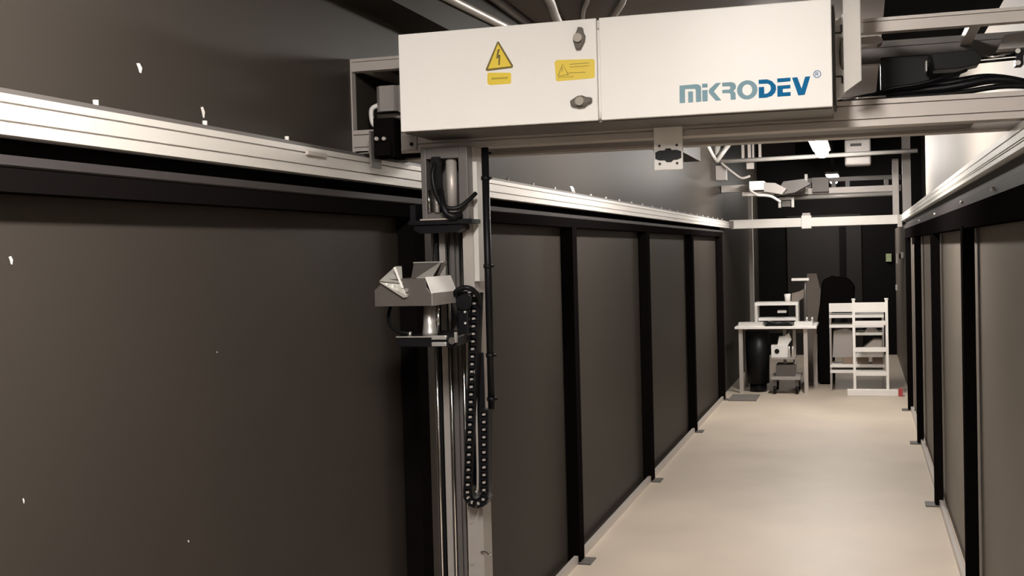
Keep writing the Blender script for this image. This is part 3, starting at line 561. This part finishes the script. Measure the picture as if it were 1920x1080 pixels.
# dark covered equipment and tan board behind the gap
ce = thing('covered_stand', 'tall black covered stand between the table and the white ladder', 'equipment', (-0.42, 15.0, 0))
MB().prism([(-0.53, 0.0), (-0.34, 0.0), (-0.34, 0.80), (-0.10, 0.95), (-0.08, 1.20), (-0.16, 1.30), (-0.36, 1.33), (-0.47, 1.28), (-0.50, 1.0), (-0.55, 0.7)], 'y', 14.9, 15.2).build('cover', 'black', ce, 0.03)
MB().cyl((-0.545, 14.88, 0.36), (-0.54, 14.88, 0.62), 0.008, 8).build('highlight_rod', 'silver', ce)  # silver rod stands in for a white highlight along the cover
for x in (-0.62, -0.56): tag(MB().tube([(x, 14.0, 0.785), (x, 14.0, 0.86), (x, 14.0, 0.885)], 0.016, 12, 0.010).build('flask', 'silver'), ('small shiny flask on the table corner, nearer the papers', 'small shiny flask at the extreme right table corner')[x > -0.6], 'flask', 'shiny flasks on the table corner')
tag(MB().prism([(-0.70, 0.0), (-0.53, 0.0), (-0.52, 0.9), (-0.50, 1.15), (-0.55, 1.36), (-0.66, 1.36), (-0.71, 1.1)], 'y', 15.25, 15.33).build('leaning_board', 'tan'), 'upright tan board behind the table right end', 'board')

# ================================================================== LADDER AND SHELF CART
ld_ = thing('step_ladder', 'white step ladder with red foot standing by the far right wall', 'ladder', (0.09, 13.8, 0))
for x in (-0.10, 0.255): MB().box(x-0.012, x+0.018, 13.78, 13.82, 0.05, 1.08).build('rail', 'paintw', ld_)
for x in (-0.10, 0.255): MB().cyl((x+0.003, 13.8, 1.08), (x+0.003, 13.8, 1.10), 0.022, 10).build('rail_cap', 'paintw', ld_)
for z in (0.80, 0.50, 0.23):
    MB().box(-0.088, 0.245, 13.77, 13.85, z, z+0.045).build('step', 'paintw', ld_)
MB().box(-0.088, 0.245, 13.785, 13.815, 0.945, 1.055).build('top_panel', 'paintw', ld_)
MB().box(-0.18, 0.37, 13.76, 13.84, 0.0, 0.075).build('base_bar', 'paintw', ld_, 0.006)
MB().box(0.37, 0.415, 13.755, 13.845, 0.0, 0.08).build('base_end_cap', 'red', ld_)
sc = thing('shelf_cart', 'white shelf cart standing behind the step ladder', 'cart', (-0.07, 14.3, 0))
MB().box(-0.375, 0.235, 14.2, 14.24, 0.93, 1.03).build('top_panel', 'paintw', sc)
for z in (0.86, 0.745, 0.28, 0.215):
    MB().box(-0.375, 0.235, 14.2, 14.6, z, z+0.035).build('shelf', 'paintw', sc)
for z in (0.655, 0.40): MB().box(-0.08, 0.22, 14.2, 14.6, z, z+0.03).build('short_shelf', 'paintw', sc)
for x in (-0.375, 0.215):
    for y in (14.2, 14.56): MB().box(x, x+0.02, y+0.002, y+0.03, 0.0, 0.93).build('upright', 'cond', sc)
tag(MB().prism([(-0.375+0.03, 0.393), (-0.12, 0.393), (-0.12, 0.70), (-0.20, 0.73), (-0.33, 0.70)], 'y', 14.28, 14.5).build('grey_sack', 'cond'), 'light grey sack in the lower left bay of the shelf cart', 'sack')
tag(MB().prism([(0.02, 0.689), (0.17, 0.689), (0.15, 0.73), (0.10, 0.742), (0.05, 0.742)], 'y', 14.25, 14.4).build('folded_cloth', 'cond'), 'pale folded cloth high on the shelf cart', 'cloth')
tag(MB().prism([(0.0, 0.431), (0.21, 0.431), (0.21, 0.60), (0.12, 0.60), (0.0, 0.50)], 'y', 14.25, 14.5).build('grey_case', 'alu2'), 'wedge shaped grey case on the middle of the shelf cart', 'case')
for i, x in enumerate((-0.24, -0.07, 0.10)):
    tag(MB().box(x, x+0.13, 14.25, 14.45, 0.3155, 0.392).build('storage_box', 'cardboard'), 'brown box on the lowest cart shelf, ' + ('left one', 'middle one', 'right one')[i], 'box', 'brown boxes on the cart')
# small fittings on the far right wall
wb = thing('wall_switch', 'small white switch box on the far right wall', 'switch', (0.49, 15.5, 1.55))
MB().box(0.47, 0.50, 15.4, 15.65, 1.53, 1.60).build('body', 'paintw', wb); MB().cyl((0.47, 15.45, 1.555), (0.45, 15.45, 1.555), 0.035, 14).build('knob', 'poly', wb)
tag(MB().box(0.478, 0.50, 17.6, 17.75, 1.43, 1.57).build('light_switch', 'paintw'), 'narrow pale wall fitting beside the green sign', 'switch')
tag(MB().box(0.478, 0.50, 18.3, 18.4, 1.02, 1.10).build('wall_socket', 'paintw'), 'tiny white socket low on the far right wall', 'socket')

# ================================================================== WHITE FLECKS ON THE LEFT WALL
def fleck(y, z, w_, h, label):
    x = -1.569; pts = [(y-w_*.4, z+h*.4), (y+w_*.1, z+h*.5), (y+w_*.5, z+h*.05), (y+w_*.3, z-h*.5), (y+w_*.05, z-h*.45), (y-w_*.1, z-h*.05)]
    tag(MB().prism(pts, 'x', -1.5700, x).build('wall_fleck', 'paintw'), label, 'scrap', 'white flecks on the left wall')
fleck(2.335, 2.147, 0.024, 0.022, 'largest white fleck on the dark wall above the left rail')
fleck(2.60, 2.075, 0.020, 0.028, 'tall white fleck just above the left rail')
fleck(1.89, 1.714, 0.012, 0.016, 'white fleck on the near left panel below the rail, at picture edge')
fleck(1.90, 1.246, 0.005, 0.010, 'tiny white fleck low on the near left panel')
fleck(2.47, 1.028, 0.008, 0.006, 'tiny white dot lowest on the near left panel')
fleck(2.63, 1.472, 0.004, 0.004, 'faintest white dot midway up the near left panel')
fleck(6.50, 2.062, 0.12, 0.035, 'white fleck above the left rail beyond the mast')
